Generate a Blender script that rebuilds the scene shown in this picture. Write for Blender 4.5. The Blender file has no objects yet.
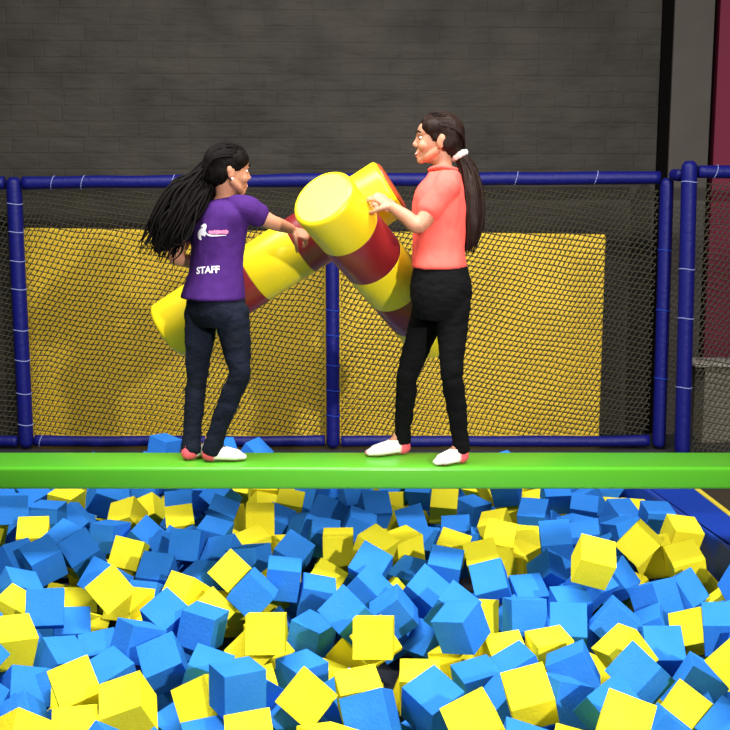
import bpy, bmesh, math, random
from mathutils import Vector, Matrix, Euler, Quaternion, noise
from mathutils.bvhtree import BVHTree
random.seed(11)
sc = bpy.context.scene
C = sc.collection
V = Vector

# ------------------------------------------------------------------ camera
FPX = 1075.0                                   # focal length in pixels of the 730 px frame
PITCH = math.atan(165.0 / FPX)
CAM = V((0, 0, 2.42))
cam = bpy.data.cameras.new('camera'); cam_o = bpy.data.objects.new('camera', cam); C.objects.link(cam_o)
cam.sensor_width = 36; cam.lens = FPX / 730 * 36; cam.clip_end = 60
cam_o.location = CAM; cam_o.rotation_euler = (math.pi/2 - PITCH, 0, 0)
sc.camera = cam_o
FW = V((0, math.cos(PITCH), -math.sin(PITCH))); UP = V((0, math.sin(PITCH), math.cos(PITCH))); RT = V((1, 0, 0))
def W(x, y, d): return CAM + (FW + RT*((x-365)/FPX) - UP*((y-365)/FPX))*d      # point at a depth
def atY(x, y, Y):
    r = FW + RT*((x-365)/FPX) - UP*((y-365)/FPX); return CAM + r*(Y/r.y)
def atZ(x, y, z):
    r = FW + RT*((x-365)/FPX) - UP*((y-365)/FPX); return CAM + r*((z-CAM.z)/r.z)

# ------------------------------------------------------------------ light
world = bpy.data.worlds.new('world'); sc.world = world; world.use_nodes = True
world.node_tree.nodes['Background'].inputs[0].default_value = (.55, .6, .7, 1)
world.node_tree.nodes['Background'].inputs[1].default_value = .07
def area(name, loc, tgt, size, power, col, sy=None, spread=180):
    l = bpy.data.lights.new(name, 'AREA'); l.energy = power; l.color = col; l.size = size
    l.spread = math.radians(spread)
    if sy: l.shape = 'RECTANGLE'; l.size_y = sy
    o = bpy.data.objects.new(name, l); C.objects.link(o); o.location = loc
    o.rotation_euler = (V(tgt)-V(loc)).to_track_quat('-Z', 'Y').to_euler(); return o
area('pit_ceiling_light', (-.1, 3.95, 5.3), (-.1, 4.0, .8), 4.2, 395, (1, .98, .95), 1.0)
area('pit_front_light', (.6, .6, 5.3), (.2, 3.4, .8), 2.0, 70, (1, .98, .95), 1.2)
area('stick_highlight_light', (-2.1, 4.9, 4.75), (-.1, 4.6, 2.3), .55, 42, (1, .98, .94))  # added light, placed so the near stick's round end catches a bright highlight
area('hall_lamp_right', (3.2, -3.0, 4.5), (.6, 6.5, 1.2), .22, 135, (1, .96, .9), None, 75)
area('hall_lamp_left', (-3.0, -1.5, 4.6), (-.3, 5.5, 1.4), .4, 80, (1, .97, .93))
sc.view_settings.view_transform = 'Standard'; sc.view_settings.look = 'None'
sc.view_settings.exposure = 0.0; sc.view_settings.gamma = 1
sc.view_settings.use_curve_mapping = False

# ------------------------------------------------------------------ materials
def mat(name, col, rough=.6, bump=0, bscale=60, spec=.5, var=None, vscale=4, coat=0, metal=0, sheen=0, stretch=None):
    m = bpy.data.materials.new(name); m.use_nodes = True; nt = m.node_tree; N = nt.nodes; Lk = nt.links
    b = N['Principled BSDF']; b.inputs['Base Color'].default_value = (*col, 1); b.inputs['Roughness'].default_value = rough
    b.inputs['Specular IOR Level'].default_value = spec; b.inputs['Coat Weight'].default_value = coat; b.inputs['Metallic'].default_value = metal
    b.inputs['Sheen Weight'].default_value = sheen
    tc = N.new('ShaderNodeTexCoord'); src = tc.outputs['Object']
    if stretch:
        mp = N.new('ShaderNodeMapping'); mp.inputs['Scale'].default_value = stretch; Lk.new(src, mp.inputs[0]); src = mp.outputs[0]
    if var:
        n = N.new('ShaderNodeTexNoise'); n.inputs['Scale'].default_value = vscale; n.inputs['Detail'].default_value = 5
        Lk.new(src, n.inputs['Vector'])
        r = N.new('ShaderNodeValToRGB'); r.color_ramp.elements[0].position = .35; r.color_ramp.elements[1].position = .65
        r.color_ramp.elements[0].color = (*col, 1); r.color_ramp.elements[1].color = (*var, 1)
        Lk.new(n.outputs[0], r.inputs[0]); Lk.new(r.outputs[0], b.inputs['Base Color'])
    if bump:
        n = N.new('ShaderNodeTexNoise'); n.inputs['Scale'].default_value = bscale; n.inputs['Detail'].default_value = 4
        Lk.new(src, n.inputs['Vector'])
        bp = N.new('ShaderNodeBump'); bp.inputs['Strength'].default_value = bump; bp.inputs['Distance'].default_value = .01
        Lk.new(n.outputs[0], bp.inputs['Height']); Lk.new(bp.outputs[0], b.inputs['Normal'])
    return m
M = dict(
    yfoam=mat('yellow_foam', (.90, .78, .028), .95, .2, 90, 0, var=(.94, .83, .04), vscale=6),
    bfoam=mat('blue_foam', (.028, .20, .68), .95, .2, 90, 0, var=(.037, .225, .74), vscale=6),
    green=mat('green_vinyl', (.085, .40, .022), .33, .06, 8, .5),
    blue=mat('blue_vinyl', (.0035, .005, .115), .5, .35, 30, .25),
    bluepad=mat('blue_pad_vinyl', (.008, .045, .36), .5, .1, 10, .25),
    piping=mat('yellow_piping', (.75, .6, .05), .5),
    yvinyl=mat('yellow_vinyl', (.80, .62, .012), .36, .05, 12, .45),
    rvinyl=mat('maroon_vinyl', (.20, .012, .015), .35, .05, 12, .5, coat=.1),
    ovinyl=mat('orange_vinyl', (.55, .08, .02), .35, .05, 12),
    mat_y=mat('yellow_mat', (.76, .50, .03), .55, .1, 6, .3, var=(.80, .54, .04), vscale=2),
    net=mat('net_cord', (.028, .024, .010), .8),
    netwhite=mat('pale_tie', (.22, .25, .5), .5),
    seam=mat('dark_seam', (.03, .02, .01), .8),
    skin=mat('skin', (.50, .225, .135), .5, .03, 40, .4),
    lips=mat('lips', (.50, .13, .12), .45), white=mat('white', (.85, .85, .85), .4), iris=mat('iris', (.04, .02, .01), .3),
    hair=mat('black_hair', (.0045, .0032, .003), .7, .3, 60, .08, stretch=(1, 1, .2)),
    hair2=mat('dark_brown_hair', (.014, .006, .004), .6, .3, 60, .15, stretch=(1, 1, .2)),
    purple=mat('purple_jersey', (.048, .010, .125), .85, .35, 22, .2),
    coral=mat('coral_jersey', (.95, .12, .095), .85, .35, 20, .2),
    jeans=mat('navy_denim', (.005, .007, .012), .85, .4, 60, .1, var=(.009, .012, .024), vscale=9),
    black=mat('black_denim', (.0035, .0035, .004), .9, .3, 50, .1),
    pink=mat('pink_knit', (.85, .16, .20), .9), sock=mat('white_knit', (.80, .76, .72), .95, .4, 90),
    print_white=mat('white_print', (.85, .82, .9), .6), print_pink=mat('pink_print', (.85, .22, .42), .6),
    floor=mat('dark_floor', (.02, .022, .028), .6, .1, 20),
    wall_plain=mat('dark_pillar_paint', (.050, .043, .038), .85, .2, 15, .3, var=(.057, .050, .043), vscale=3),
    wall_dark=mat('black_gap', (.003, .0025, .0025), .95, spec=0),
    crimson=mat('crimson_paint', (.115, .005, .025), .7, .1, 10, .3),
    stone=mat('grey_plinth', (.16, .14, .11), .85, .3, 40, .3, var=(.20, .18, .14), vscale=10),
    ledge=mat('pale_ledge', (.34, .31, .28), .8),
    hall=mat('hall_paint', (.05, .05, .05), .9),
)
# painted block wall: brick relief and blotchy paint
def brick_mat():
    m = bpy.data.materials.new('painted_blockwork'); m.use_nodes = True; nt = m.node_tree; N = nt.nodes; Lk = nt.links
    b = N['Principled BSDF']; b.inputs['Roughness'].default_value = .75; b.inputs['Specular IOR Level'].default_value = .25
    tc = N.new('ShaderNodeTexCoord'); mp = N.new('ShaderNodeMapping'); mp.inputs['Rotation'].default_value = (math.pi/2, 0, 0)
    Lk.new(tc.outputs['Object'], mp.inputs[0])
    br = N.new('ShaderNodeTexBrick'); br.inputs['Scale'].default_value = 1; br.inputs['Brick Width'].default_value = .34
    br.inputs['Row Height'].default_value = .105; br.inputs['Mortar Size'].default_value = .009; br.inputs['Mortar Smooth'].default_value = .6
    br.inputs['Color1'].default_value = (.030, .026, .022, 1); br.inputs['Color2'].default_value = (.034, .0295, .025, 1)
    br.inputs['Mortar'].default_value = (.031, .027, .023, 1); br.offset_frequency = 2; br.squash = .7; br.squash_frequency = 3
    Lk.new(mp.outputs[0], br.inputs['Vector'])
    n = N.new('ShaderNodeTexNoise'); n.inputs['Scale'].default_value = 2.6; n.inputs['Detail'].default_value = 6; Lk.new(mp.outputs[0], n.inputs['Vector'])
    r = N.new('ShaderNodeValToRGB'); r.color_ramp.elements[0].position = .3; r.color_ramp.elements[1].position = .7
    r.color_ramp.elements[0].color = (.55, .55, .55, 1); r.color_ramp.elements[1].color = (1.1, 1.08, 1.02, 1); Lk.new(n.outputs[0], r.inputs[0])
    mx = N.new('ShaderNodeMix'); mx.data_type = 'RGBA'; mx.blend_type = 'MULTIPLY'; mx.inputs[0].default_value = 1
    Lk.new(br.outputs['Color'], mx.inputs[6]); Lk.new(r.outputs[0], mx.inputs[7]); Lk.new(mx.outputs[2], b.inputs['Base Color'])
    # lumpy paint over the blocks: horizontal streaks
    mp2 = N.new('ShaderNodeMapping'); mp2.inputs['Scale'].default_value = (1.6, 1, 5); Lk.new(tc.outputs['Object'], mp2.inputs[0])
    n2 = N.new('ShaderNodeTexNoise'); n2.inputs['Scale'].default_value = 1.6; n2.inputs['Detail'].default_value = 5; Lk.new(mp2.outputs[0], n2.inputs['Vector'])
    ad = N.new('ShaderNodeMath'); ad.operation = 'MULTIPLY_ADD'; ad.inputs[1].default_value = -.06
    Lk.new(br.outputs['Fac'], ad.inputs[0]); Lk.new(n2.outputs[0], ad.inputs[2])
    bp = N.new('ShaderNodeBump'); bp.inputs['Strength'].default_value = .6; bp.inputs['Distance'].default_value = .05
    Lk.new(ad.outputs[0], bp.inputs['Height']); Lk.new(bp.outputs[0], b.inputs['Normal'])
    return m
M['block'] = brick_mat()
# ankle sock: white knit with pink heel and toe (x in the foot's own frame, 0 heel .. 1 toe)
def sock_mat():
    m = M['sock'].copy(); m.name = 'sock_knit'; nt = m.node_tree; N = nt.nodes; Lk = nt.links; b = N['Principled BSDF']
    tc = N.new('ShaderNodeTexCoord'); sp = N.new('ShaderNodeSeparateXYZ'); Lk.new(tc.outputs['Object'], sp.inputs[0])
    r = N.new('ShaderNodeValToRGB'); r.color_ramp.interpolation = 'LINEAR'; e = r.color_ramp.elements
    e[0].position = 0; e[0].color = (.85, .10, .14, 1); e[1].position = 1; e[1].color = (.85, .12, .14, 1)
    for p, c in ((.17, (.85, .10, .14)), (.23, (.8, .76, .7)), (.80, (.8, .76, .7)), (.86, (.85, .14, .14))):
        q = e.new(p); q.color = (*c, 1)
    mr = N.new('ShaderNodeMapRange'); mr.inputs[1].default_value = -.06; mr.inputs[2].default_value = .19
    Lk.new(sp.outputs[0], mr.inputs[0]); Lk.new(mr.outputs[0], r.inputs[0]); Lk.new(r.outputs[0], b.inputs['Base Color'])
    return m
M['sockp'] = sock_mat()

# ------------------------------------------------------------------ helpers
def tag(o, label=None, cat=None, group=None, kind=None):
    for k, v in (('label', label), ('category', cat), ('group', group), ('kind', kind)):
        if v: o[k] = v
    return o
def empty(name, loc, label, cat, group=None):
    o = bpy.data.objects.new(name, None); C.objects.link(o); o.location = loc; o.empty_display_size = .1
    o['label'] = label; o['category'] = cat
    if group: o['group'] = group
    return o
def obj(name, bm, m, parent=None, smooth=False, loc=None, mtx=None):
    me = bpy.data.meshes.new(name)
    if isinstance(bm, bpy.types.Mesh): me = bm; me.name = name
    else:
        bmesh.ops.recalc_face_normals(bm, faces=bm.faces); bm.to_mesh(me); bm.free()
    me.materials.clear(); me.materials.append(m)
    for p in me.polygons: p.use_smooth = smooth
    o = bpy.data.objects.new(name, me); C.objects.link(o)
    if loc is not None:                                   # vertices are in world space: move the origin to loc
        me.transform(Matrix.Translation(-V(loc))); o.location = loc
    if parent:
        o.parent = parent
        o.matrix_parent_inverse = parent_matrix(parent).inverted()
    return o
def parent_matrix(p):
    m = Matrix.LocRotScale(p.location, p.rotation_euler, p.scale)
    return parent_matrix(p.parent) @ p.matrix_parent_inverse @ m if p.parent else m
def box(bm, lo, hi, bev=0):
    t = bmesh.new(); bmesh.ops.create_cube(t, size=1)
    for v in t.verts: v.co = V([lo[i] + (v.co[i]+.5)*(hi[i]-lo[i]) for i in range(3)])
    if bev: bmesh.ops.bevel(t, geom=t.edges[:], offset=bev, segments=3, affect='EDGES', profile=.5)
    add(bm, t)
def add(bm, t, mtx=None):
    me = bpy.data.meshes.new('t'); t.to_mesh(me); t.free()
    if mtx is not None: me.transform(mtx)
    bm.from_mesh(me); bpy.data.meshes.remove(me)
def catmull(P, n):
    P = [V(p) if not isinstance(p, (int, float)) else p for p in P]; out = []
    for i in range(len(P)-1):
        a, b, c, d = P[max(i-1, 0)], P[i], P[i+1], P[min(i+2, len(P)-1)]
        for k in range(n):
            t = k/n
            out.append(b*1.0 + (c-a)*(.5*t) + (a*2 - b*5 + c*4 - d)*(.5*t*t) + (b*3 - a - c*3 + d)*(.5*t**3))
    out.append(P[-1]); return out
def tube(bm, pts, rad, seg=12, sub=4, flat=None, cap=True):
    """a tapering tube with round ends through pts; rad one number or one per point"""
    if isinstance(rad, (int, float)): rad = [rad]*len(pts)
    P = catmull(pts, sub) if len(pts) > 2 or sub > 1 else [V(p) for p in pts]
    R = catmull([float(r) for r in rad], sub) if len(pts) > 2 or sub > 1 else list(rad)
    rings = []
    t0 = (P[1]-P[0]).normalized(); ref = V((0, 0, 1)) if abs(t0.z) < .9 else V((0, 1, 0))
    if flat: ref = V(flat[0])
    u = (ref - t0*ref.dot(t0)).normalized()
    def ring(c, r, u, v):
        return [bm.verts.new(c + (u*math.cos(a)*(flat[1] if flat else 1) + v*math.sin(a))*r) for a in [2*math.pi*k/seg for k in range(seg)]]
    tl = t0
    for i, p in enumerate(P):
        t = (P[min(i+1, len(P)-1)] - P[max(i-1, 0)]).normalized()
        u = (u - t*u.dot(t)).normalized(); v = t.cross(u); r = max(R[i], 1e-4)
        if i == 0 and cap:
            for k in (.35, .8): rings.append(ring(p - t*r*math.cos(k*math.pi/2)*.9, r*math.sin(k*math.pi/2), u, v))
        rings.append(ring(p, r, u, v))
        if i == len(P)-1 and cap:
            for k in (.8, .35): rings.append(ring(p + t*r*math.cos(k*math.pi/2)*.9, r*math.sin(k*math.pi/2), u, v))
    for a, b in zip(rings, rings[1:]):
        for k in range(seg): bm.faces.new((a[k], a[(k+1) % seg], b[(k+1) % seg], b[k]))
    bm.faces.new(rings[0][::-1]); bm.faces.new(rings[-1])
def loft(bm, rings, seg=28, sub=4):
    """rings: (centre, half width, half depth, yaw); closed at both ends"""
    cs = catmull([r[0] for r in rings], sub); A = catmull([float(r[1]) for r in rings], sub)
    B = catmull([float(r[2]) for r in rings], sub); Y = catmull([float(r[3]) for r in rings], sub)
    R = []
    for c, a, b, y in zip(cs, A, B, Y):
        u = V((math.cos(y), math.sin(y), 0)); v = V((-math.sin(y), math.cos(y), 0)); ring = []
        for k in range(seg):
            t = 2*math.pi*k/seg; ct, st = math.cos(t), math.sin(t)
            ring.append(bm.verts.new(c + u*(a*math.copysign(abs(ct)**.85, ct)) + v*(b*math.copysign(abs(st)**.85, st))))
        R.append(ring)
    for p, q in zip(R, R[1:]):
        for k in range(seg): bm.faces.new((p[k], p[(k+1) % seg], q[(k+1) % seg], q[k]))
    bm.faces.new(R[0][::-1]); bm.faces.new(R[-1])
def ball(bm, c, r, mtx=None, sub=3):
    t = bmesh.new(); bmesh.ops.create_icosphere(t, subdivisions=sub, radius=1)
    m = Matrix.Translation(V(c)) @ Matrix.Diagonal((*(r if hasattr(r, '__len__') else (r, r, r)), 1))
    add(bm, t, (mtx @ m) if mtx is not None else m)
def fuse(bm, voxel, smooth=4):
    """voxel-merge overlapping closed shapes into one continuous surface"""
    me = bpy.data.meshes.new('f'); bmesh.ops.recalc_face_normals(bm, faces=bm.faces); bm.to_mesh(me); bm.free()
    o = bpy.data.objects.new('f', me); C.objects.link(o)
    r = o.modifiers.new('r', 'REMESH'); r.mode = 'VOXEL'; r.voxel_size = voxel
    if smooth:
        s = o.modifiers.new('s', 'SMOOTH'); s.factor = .5; s.iterations = smooth
    out = bpy.data.meshes.new_from_object(o.evaluated_get(bpy.context.evaluated_depsgraph_get()))
    bpy.data.objects.remove(o); bpy.data.meshes.remove(me); return out
def wrinkle(me, amp, sc_, seed=0, stretch=(1, 1, 1)):
    me.update(); nr = [v.normal.copy() for v in me.vertices]
    for v, n in zip(me.vertices, nr):
        p = V((v.co.x*stretch[0], v.co.y*stretch[1], v.co.z*stretch[2]))*sc_ + V((seed, 0, 0))
        v.co += n*amp*noise.fractal(p, .8, 2.0, 3)
    return me

# ------------------------------------------------------------------ setting
PITZ = .42; DECK = .80
def XR(y): return 1.58 + (5.9-y)*.12
bm = bmesh.new()
box(bm, (-4.2, 1.2, PITZ-.1), (3.2, 7.0, PITZ))                      # pit floor
box(bm, (-4.2, 7.0, .3), (6, 9.6, DECK-.04))                         # ledge behind the pit
box(bm, (2.2, -5, .3), (6, 7.0, DECK-.04)); box(bm, (-6, -5, .3), (-4.2, 9.6, DECK-.04))
box(bm, (-4.2, -5, .3), (3.2, 1.2, DECK-.04))
tag(obj('floor', bm, M['floor']), kind='structure')
# back wall, slightly turned away to the right
WL, WR = V((-6, 7.20, 0)), V((2.06, 7.60, 0))
def wall_y(x): return WL.y + (x-WL.x)/(WR.x-WL.x)*(WR.y-WL.y)
bm = bmesh.new()
vs = [bm.verts.new((x, y+t, z)) for t in (0, .2) for (x, y) in ((WL.x, WL.y), (WR.x, WR.y)) for z in (.3, 5.6)]
for f in ((0, 1, 3, 2), (4, 6, 7, 5), (0, 4, 5, 1), (2, 3, 7, 6), (1, 5, 7, 3), (0, 2, 6, 4)): bm.faces.new([vs[k] for k in f])
tag(obj('wall_back', bm, M['block']), kind='structure')
def slab(name, m, lo, hi, bev=0):
    bm = bmesh.new(); box(bm, lo, hi, bev); return tag(obj(name, bm, m), kind='structure')
slab('wall_right', M['hall'], (6, -5, .3), (6.1, 9.6, 5.6)); slab('wall_left', M['hall'], (-6.1, -5, .3), (-6, 9.6, 5.6))
slab('wall_front', M['hall'], (-6, -5.1, .3), (6, -5, 5.6)); slab('ceiling', M['hall'], (-6.1, -5.1, 5.6), (6.1, 9.7, 5.7))
YP = 7.6
xa, xb = atY(671, 60, YP).x, atY(713, 60, YP).x
slab('trim_1', M['wall_dark'], (1.98, YP+.1, .3), (xb+.4, YP+.25, 5.6))              # black recess either side of the pillar
slab('trim_2', M['wall_plain'], (xa, YP-.05, .3), (xb-.02, YP+.12, 5.6))             # plain pillar
xc = atY(719, 60, YP).x
slab('wall_corner', M['crimson'], (xc, YP+.02, .3), (6, YP+.1, 5.6))
slab('trim_5', M['wall_dark'], (atY(658.5, 100, YP).x, YP-.03, .3), (xa-.002, YP+.12, 5.6))
zl = atY(700, 362, YP-.3).z; xl = atY(703, 400, YP-.3).x
slab('trim_3', M['stone'], (xl, YP-.32, .3), (6, YP-.1, zl-.03)); slab('trim_4', M['ledge'], (xl-.08, YP-.36, zl-.03), (6, YP-.08, zl), .008)

# right pit edge pad with yellow piping
root = empty('edge_pad', (1.75, 5.0, DECK), 'long blue padded rim along the right side of the foam pit', 'pit edge pad')
def along(x0, y0, x1, y1, za, zb, bev):
    bm = bmesh.new(); t = bmesh.new(); bmesh.ops.create_cube(t, size=1)
    ya, yb = 2.6, 6.74
    for v in t.verts:
        y = ya if v.co.y < 0 else yb
        xi, xo = x0 + (5.9-y)*y0, x1 + (5.9-y)*y1
        v.co = V((xi if v.co.x < 0 else xo, y, za if v.co.z < 0 else zb))
    if bev: bmesh.ops.bevel(t, geom=t.edges[:], offset=bev, segments=3, affect='EDGES', profile=.5)
    add(bm, t); return bm
obj('pad', along(1.575, .12, 1.855, .04, PITZ+.005, DECK+.02, .02), M['bluepad'], root)
obj('piping', along(1.857, .04, 1.885, .04, DECK-.03, DECK+.018, .008), M['piping'], root)
obj('outer_skirt', along(1.887, .04, 2.19, .0, PITZ+.005, DECK-.02, .01), M['seam'], root)

# ------------------------------------------------------------------ balance beam
BZ = 1.26
F0, B0 = atZ(365, 467.5, BZ).y, atZ(365, 452, BZ).y
root = empty('balance_beam', (0, (F0+B0)/2, PITZ), 'long bright green padded beam spanning the foam pit', 'balance beam')
def round_beam(x0, x1):
    bm = bmesh.new(); t = bmesh.new(); bmesh.ops.create_cube(t, size=1)
    for v in t.verts: v.co = V((x0 if v.co.x < 0 else x1, F0 if v.co.y < 0 else B0, BZ-.100 if v.co.z < 0 else BZ))
    bmesh.ops.bevel(t, geom=[e for e in t.edges if abs(e.verts[0].co.x-e.verts[1].co.x) > 1], offset=.016, segments=5, affect='EDGES', profile=.5)
    add(bm, t); return bm
obj('padded_beam', round_beam(-3.4, 2.6), M['green'], root, True)
for sx in (-3.2, 2.4):
    bm = bmesh.new(); box(bm, (sx-.14, F0+.02, PITZ), (sx+.14, B0-.02, BZ-.102), .02); obj('support_block', bm, M['green'], root)

# ------------------------------------------------------------------ fence: padded posts, rails, ties, net
YF = 7.08
def pole(bm, a, b, r): tube(bm, [V(a), V(a).lerp(V(b), .33), V(a).lerp(V(b), .66), V(b)], r, 18, 8)
fx = {k: atY(px, 300, YF).x for k, px in (('L', 19.5), ('M', 332.5), ('R', 662))}
ZT = atY(20, 183, YF).z; ZT2 = atY(661, 177, YF).z; ZB = atY(330, 441, YF).z
def rail_z(x): return ZT + (x-fx['L'])/(fx['R']-fx['L'])*(ZT2-ZT)
def post(x, y, ztop, r, label, ties, lean=0):
    root = empty('fence_post', (x, y, DECK-.04), label, 'post', 'blue padded fence posts')
    bm = bmesh.new(); pole(bm, (x+lean, y, DECK-.04+r), (x, y, ztop), r); x_ = x; obj('padding', bm, M['blue'], root, True)
    for z in ties:
        bm = bmesh.new(); n = 20; x = x_ + lean*(ztop-z)/(ztop-DECK)
        for k in range(n):
            a0, a1 = 2*math.pi*k/n, 2*math.pi*(k+1)/n
            tube(bm, [V((x+math.cos(a0)*(r+.001), y+math.sin(a0)*(r+.001), z+.004*math.sin(a0*2))), V((x+math.cos(a1)*(r+.001), y+math.sin(a1)*(r+.001), z+.004*math.sin(a1*2)))], .0035, 5, 1, cap=False)
        obj('cable_tie', bm, M['netwhite'] if r > .048 else M['bluepad'], root, True)
    return root
tz = lambda ys, Y: [atY(300, y, Y).z for y in ys]
post(fx['L'], YF, ZT, .049, 'blue padded fence post at the far left', tz((204, 232, 261, 289, 330, 360, 393, 424), YF))
post(fx['M'], YF, ZT+.02, .046, 'blue padded fence post between the two people', tz((310, 335, 365, 390, 415), YF))
YB = YF-.22
post(fx['R'], YF, ZT2-.04, .044, 'dark blue corner fence post just left of the brighter right post', tz((250, 310, 378), YF), .02)
xB = atY(683.5, 300, YB).x; ZB2 = atY(685, 167, YB).z
post(xB, YB, ZB2, .049, 'bright blue padded fence post nearest the crimson wall', tz((182, 269, 318, 387), YB), .035)
def rail(a, b, r, label, name='fence_rail', ties=()):
    root = empty(name, a, label, 'rail', 'blue padded fence rails')
    bm = bmesh.new(); pts = [V(a).lerp(V(b), k/8) + V((0, 0, random.uniform(-.004, .004))) for k in range(9)]
    tube(bm, pts, [r*random.uniform(.95, 1.05) for _ in pts], 16, 5, cap=False); obj('padding', bm, M['blue'], root, True)
    for t in ties:
        p = V(a).lerp(V(b), t); bm = bmesh.new(); n = 14; dx = (V(b)-V(a)).normalized()
        for k in range(n):
            a0, a1 = 2*math.pi*k/n, 2*math.pi*(k+1)/n; rr = r*1.06
            q = lambda t_: p + V((-dx.y, dx.x, 0))*math.cos(t_)*rr + V((0, 0, 1))*math.sin(t_)*rr + dx*.012*math.sin(t_)
            tube(bm, [q(a0), q(a1)], .003, 5, 1, cap=False)
        obj('cable_tie', bm, M['netwhite'], root, True)
    return root
rr = .042
rail((fx['L']+.06, YF, rail_z(fx['L'])), (fx['M']-.055, YF, rail_z(fx['M'])), rr, 'top blue fence rail behind the person in purple', ties=(.1, .2, .5))
rail((fx['M']+.055, YF, rail_z(fx['M'])), (fx['R']-.05, YF, ZT2), rr, 'top blue fence rail behind the person in coral', ties=(.55, .8))
rail((-3.6, YF, ZT+.01), (fx['L']-.06, YF, ZT), rr, 'short stub of blue top rail at the left edge')
rail((fx['L']+.06, YF, ZB), (fx['M']-.055, YF, ZB), .038, 'low blue fence rail left of the middle post', ties=(.02,))
rail((fx['M']+.055, YF, ZB), (fx['R']-.05, YF, ZB), .038, 'low blue fence rail right of the middle post')
rail((-3.6, YF, ZB), (fx['L']-.06, YF, ZB), .038, 'low blue fence rail leaving at the left edge')
rail((fx['R']+.03, YF-.05, ZT2+.01), (xB-.03, YB+.06, ZB2-.05), .036, 'very short blue rail linking the two right posts')
rail((xB+.058, YB, ZB2-.03), (4.2, YB, ZB2-.02), .04, 'bright blue top rail crossing in front of the crimson wall', ties=(.05, .14, .24))
def net_strands(x0, x1, z0, z1, Y, name, label, cw=.034, ch=.036, seed=1, group=None):
    """diamond net: one mesh of knotted cords, a little slack so that rows wander"""
    rnd = random.Random(seed); bm = bmesh.new(); r = .0026
    def warp(x, z):
        n1 = noise.noise(V((x*1.1, z*1.3, seed))); n2 = noise.noise(V((x*1.3+9, z*1.5, seed)))
        e = max(0, min(1, (x-x0)/.12, (x1-x)/.12, (z-z0)/.12, (z1-z)/.12))        # laced flat along its edges
        return V((x + .035*n1*e, Y + .02*n2*e, z + (.034*n2 + .014*noise.noise(V((x*4, z*4, seed+3))))*e))
    def strand(p, q, n):
        pts = [warp(p[0] + (q[0]-p[0])*k/n, p[1] + (q[1]-p[1])*k/n) for k in range(n+1)]
        prev = None
        for k, c in enumerate(pts):
            rr = r*(1.9 if k % 2 == 0 else .8)
            t = (pts[min(k+1, n)]-pts[max(k-1, 0)]).normalized(); u = t.cross(V((0, 1, 0))).normalized()
            ring = [bm.verts.new(c+u*rr), bm.verts.new(c-V((0, 1, 0))*rr), bm.verts.new(c-u*rr), bm.verts.new(c+V((0, 1, 0))*rr)]
            if prev:
                for j in range(4): bm.faces.new((prev[j], prev[(j+1) % 4], ring[(j+1) % 4], ring[j]))
            prev = ring
    H = z1-z0; nrow = int(H/ch); wid = x1-x0
    sl = .62                                              # lean of the steep cords
    k = -int(H*sl/cw)-1
    while x0 + k*cw < x1:
        a = [x0+k*cw, z0]; b = [x0+k*cw+H*sl, z1]
        if a[0] < x0: f = (x0-a[0])/(b[0]-a[0]); a = [x0, z0+f*H]
        if b[0] > x1: f = (x1-a[0])/(b[0]-a[0]) if b[0] > a[0] else 0; b = [x1, a[1]+f*(b[1]-a[1])]
        if b[1]-a[1] > .05: strand(a, b, max(2, 2*int((b[1]-a[1])/ch)))
        k += 1
    tl = -.16                                             # the flatter cords
    k = -1
    while z0 + k*ch < z1 - tl*wid:
        a = [x0, z0+k*ch]; b = [x1, z0+k*ch+tl*wid]
        if a[1] > z1: f = (z1-a[1])/(b[1]-a[1]); a = [x0+f*wid, z1]
        if b[1] < z0: f = (z0-a[1])/(b[1]-a[1]) if b[1] != a[1] else 0; b = [a[0]+f*(b[0]-a[0]), z0]
        if b[0]-a[0] > .05 and a[1] >= z0-.001: strand(a, b, max(2, int((b[0]-a[0])/(cw*.5))))
        k += 1
    return tag(obj(name, bm, M['net']), label, 'net', group)
net_strands(fx['L']+.056, fx['M']-.056, ZB+.045, ZT-.055, YF, 'safety_net', 'dark knotted safety net in the fence bay behind the person in purple', seed=1)
net_strands(fx['M']+.056, fx['R']-.052, ZB+.045, ZT-.045, YF, 'safety_net', 'dark knotted safety net in the fence bay behind the person in coral', seed=2)
net_strands(-3.4, fx['L']-.056, ZB+.045, ZT-.055, YF, 'safety_net', 'sliver of dark safety net left of the leftmost post', seed=3)
net_strands(xB+.10, 3.6, ZB-.02, ZB2-.09, YB, 'safety_net', 'safety net in front of the crimson wall at the right edge', seed=4)

# yellow mats on the wall behind the net
YM = YF+.13
zt, zb = atY(150, 228, YM).z, DECK-.04
for (pa, pb, lab, ya, yb) in ((27, 331.5, 'large yellow crash mat behind the net, left of the middle post', 228, 232),
                      (335, 603, 'large yellow crash mat behind the net, right of the middle post', 231, 234.5)):
    xa_, xb_ = atY(pa, 330, YM).x, atY(pb, 330, YM).x
    bm = bmesh.new(); box(bm, (xa_, YM, zb), (xb_, YM+.09, zt), .015)
    for v in bm.verts:
        if v.co.z > zt-.05: v.co.z += atY(150, ya + (yb-ya)*(v.co.x-xa_)/(xb_-xa_), YM).z - zt
    bmesh.ops.subdivide_edges(bm, edges=bm.edges[:], cuts=2)
    tag(obj('crash_mat', bm, M['mat_y']), lab, 'crash mat', 'yellow crash mats')

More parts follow.
